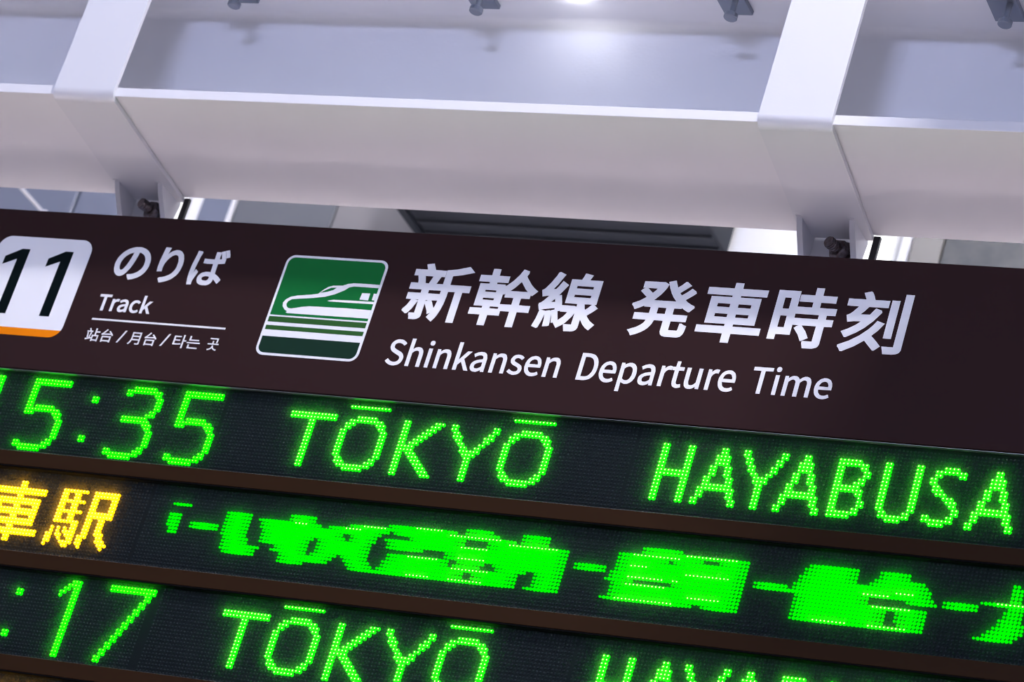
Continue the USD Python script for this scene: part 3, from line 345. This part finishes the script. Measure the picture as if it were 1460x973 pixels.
DIGITS = {'5': [[(0, 11)], [(0, 11)], [(0, 1)], [(0, 1)], [(0, 1)], [(0, 1)], [(0, 1)], [(0, 1)], [(0, 1), (3, 8)], [(0, 10)], [(0, 2), (9, 11)], [(10, 11)], [(11, 12)], [(11, 12)], [(11, 12)], [(11, 12)], [(11, 12)], [(11, 12)], [(10, 11)], [(0, 1), (9, 11)], [(0, 10)], [(2, 8)]], '3': [[(3, 9)], [(1, 11)], [(1, 2), (10, 11)], [(11, 12)], [(11, 12)], [(11, 12)], [(11, 12)], [(10, 11)], [(9, 11)], [(2, 9)], [(2, 10)], [(9, 11)], [(10, 11)], [(11, 12)], [(11, 12)], [(11, 12)], [(11, 12)], [(11, 12)], [(10, 11)], [(0, 1), (9, 11)], [(0, 10)], [(2, 8)]], '1': [[(3, 5)], [(2, 5)], [(1, 2), (4, 5)], [(0, 1), (4, 5)], [(0, 0), (4, 5)], [(4, 5)], [(4, 5)], [(4, 5)], [(4, 5)], [(4, 5)], [(4, 5)], [(4, 5)], [(4, 5)], [(4, 5)], [(4, 5)], [(4, 5)], [(4, 5)], [(4, 5)], [(4, 5)], [(4, 5)], [(4, 5)], [(4, 5)]], '7': [[(0, 13)], [(0, 13)], [(11, 12)], [(11, 12)], [(10, 11)], [(10, 11)], [(9, 10)], [(9, 10)], [(8, 9)], [(8, 9)], [(7, 8)], [(7, 8)], [(6, 7)], [(6, 7)], [(5, 6)], [(5, 6)], [(4, 5)], [(4, 5)], [(3, 4)], [(3, 4)], [(2, 3)], [(2, 3)]], '0': [[(4, 8)], [(2, 10)], [(1, 2), (10, 11)], [(1, 2), (10, 11)], [(0, 1), (11, 12)], [(0, 1), (11, 12)], [(0, 1), (11, 12)], [(0, 1), (11, 12)], [(0, 1), (11, 12)], [(0, 1), (11, 12)], [(0, 1), (11, 12)], [(0, 1), (11, 12)], [(0, 1), (11, 12)], [(0, 1), (11, 12)], [(0, 1), (11, 12)], [(0, 1), (11, 12)], [(0, 1), (11, 12)], [(0, 1), (11, 12)], [(1, 2), (10, 11)], [(1, 2), (10, 11)], [(2, 10)], [(4, 8)]]}
def word(layout, font, u0, v0, pitch=1.0): return [(ch, [(u0 + (k + c) * pitch, v0 + r) for c, r in cells(font[ch])]) for ch, k in layout]
NAME = [('H', 0), ('A', 11), ('Y', 22), ('A', 33), ('B', 47), ('U', 59), ('S', 71), ('A', 82)]
CITY = [('T', 0), ('O', 16), ('K', 34), ('Y2', 48), ('O', 64)]
def macrons(u0, v0): return [('macron', [(u0 + k + c, v0 - 3) for c in range(12)]) for k in (17, 65)]
def colon(u0, v0, k, p): return [('colon', [(u0 + (k + i) * p, v0 + j) for i in (0, 1) for j in js]) for js in ((4, 5), (16, 17))]
def clusters(cs):
    """Connected groups of LED cells, so that each blurred character is a piece of its own."""
    left, out = set(cs), []
    while left:
        todo, g = [left.pop()], []
        while todo:
            q = todo.pop(); g.append(q)
            for du in (-1, 0, 1):
                for dv in (-1, 0, 1):
                    n = (q[0] + du, q[1] + dv)
                    if n in left: left.remove(n); todo.append(n)
        out.append(sorted(g))
    return sorted(out)
NAMES = {'macron': ('lit_macron', 'green lit bar over the O'), 'colon': ('lit_colon_dot', 'green lit dot of the colon')}
for i, (y0, y1, vb) in enumerate(ROWS):
    dp = part(board, 'display_panel', box(BU0, BU1, y0 - .3, y1 + .3, .3, 1.7), 'panel_black', label='black LED matrix panel')
    vs = vb + np.arange(-4, 20); lit = []
    if i in (0, 2):
        tu, tp, tx, hx = ((-34.05, 1.0145, 0.0, 107.64), None, (-35.42, 1.01, .2, 107.85))[i]
        lit_t = word([('5', 0), ('3', -19), ('5', -48), ('1', -64)], DIGITS, tu, vb - 3, tp) if i == 0 else word([('7', 0), ('1', -15)], DIGITS, tu, vb - 3, tp)
        lit_t += colon(tu, vb - 3, -28, tp)
        lit_w = word(CITY, LETTERS, tx, vb) + macrons(tx, vb); lit_n = word(NAME, LETTERS, hx, vb)
        kt = np.arange(-92, 13); us = [tu + kt * tp, tx + np.arange(-20, 100), hx + np.arange(-7, 110)]
        us[1] = us[1][(us[1] > us[0].max() + .55) & (us[1] < us[2].min() - .55)]
        groups = [(lit_t, clock_on), (lit_w, on), (lit_n, on)]
        us = np.concatenate(us)
    else:
        eu = -60.7; ku = np.arange(-66, 27)
        yl = [(nm, [(eu + c, vb - .8 + r) for c, r in cells(AMBER_ROWS) if (c < -4) == (nm == '車')]) for nm in ('車', '駅')]
        groups = [(yl, amber_on)]
        us = np.concatenate([eu + ku, np.arange(-33, 226) + .15])
    for chars, fn in groups:
        for ch, pts in chars:
            me, co = lit_dots([fn(u, v) for u, v in pts])
            nm, lb = NAMES.get(ch, ('lit_digit', 'green lit digit ' + ch) if ch in DIGITS else ('lit_kanji', 'amber lit kanji ' + ch) if ch in '車駅' else ('lit_letter', 'green lit letter ' + ch[0]))
            part(dp, nm, me, 'led_lit', label=lb, colors=co)
    if i == 1:
        cell = {}
        for r, (sp, ht) in SMEAR.items():
            hot = {c for a, b in ht for c in range(a, b + 1)}
            for a, b in sp:
                for c in range(a, b + 1):
                    e = min(c - a, b - c); u, v = c + .12, vb - .12 + int(r)
                    if c in hot: cell[c, int(r)] = (u, v, .47, GREEN * G_ON, .15, np.array([4, 4, 1.4]))
                    else: cell[c, int(r)] = (u, v, (.34 if c == a and b - a > 3 else .40 if e < 3 else .455), GREEN * (1.1 if e == 0 else 1.7), .05, GREEN * 1.7)
        for g in clusters(cell):
            me, co = lit_dots([cell[q] for q in g]); part(dp, 'lit_blurred_character', me, 'led_lit', label='green lit character blurred by scrolling', colors=co)
    part(dp, 'acrylic_cover', box(BU0, BU1, y0 + (.5 if i == 0 else .05), y1 - .35, -1.5, -1.1), 'clear_acrylic', label='clear acrylic cover of the LED row')
    part(dp, 'unlit_leds', off_dots(us, vs), 'led_off', kind='stuff', label='unlit LED lenses')
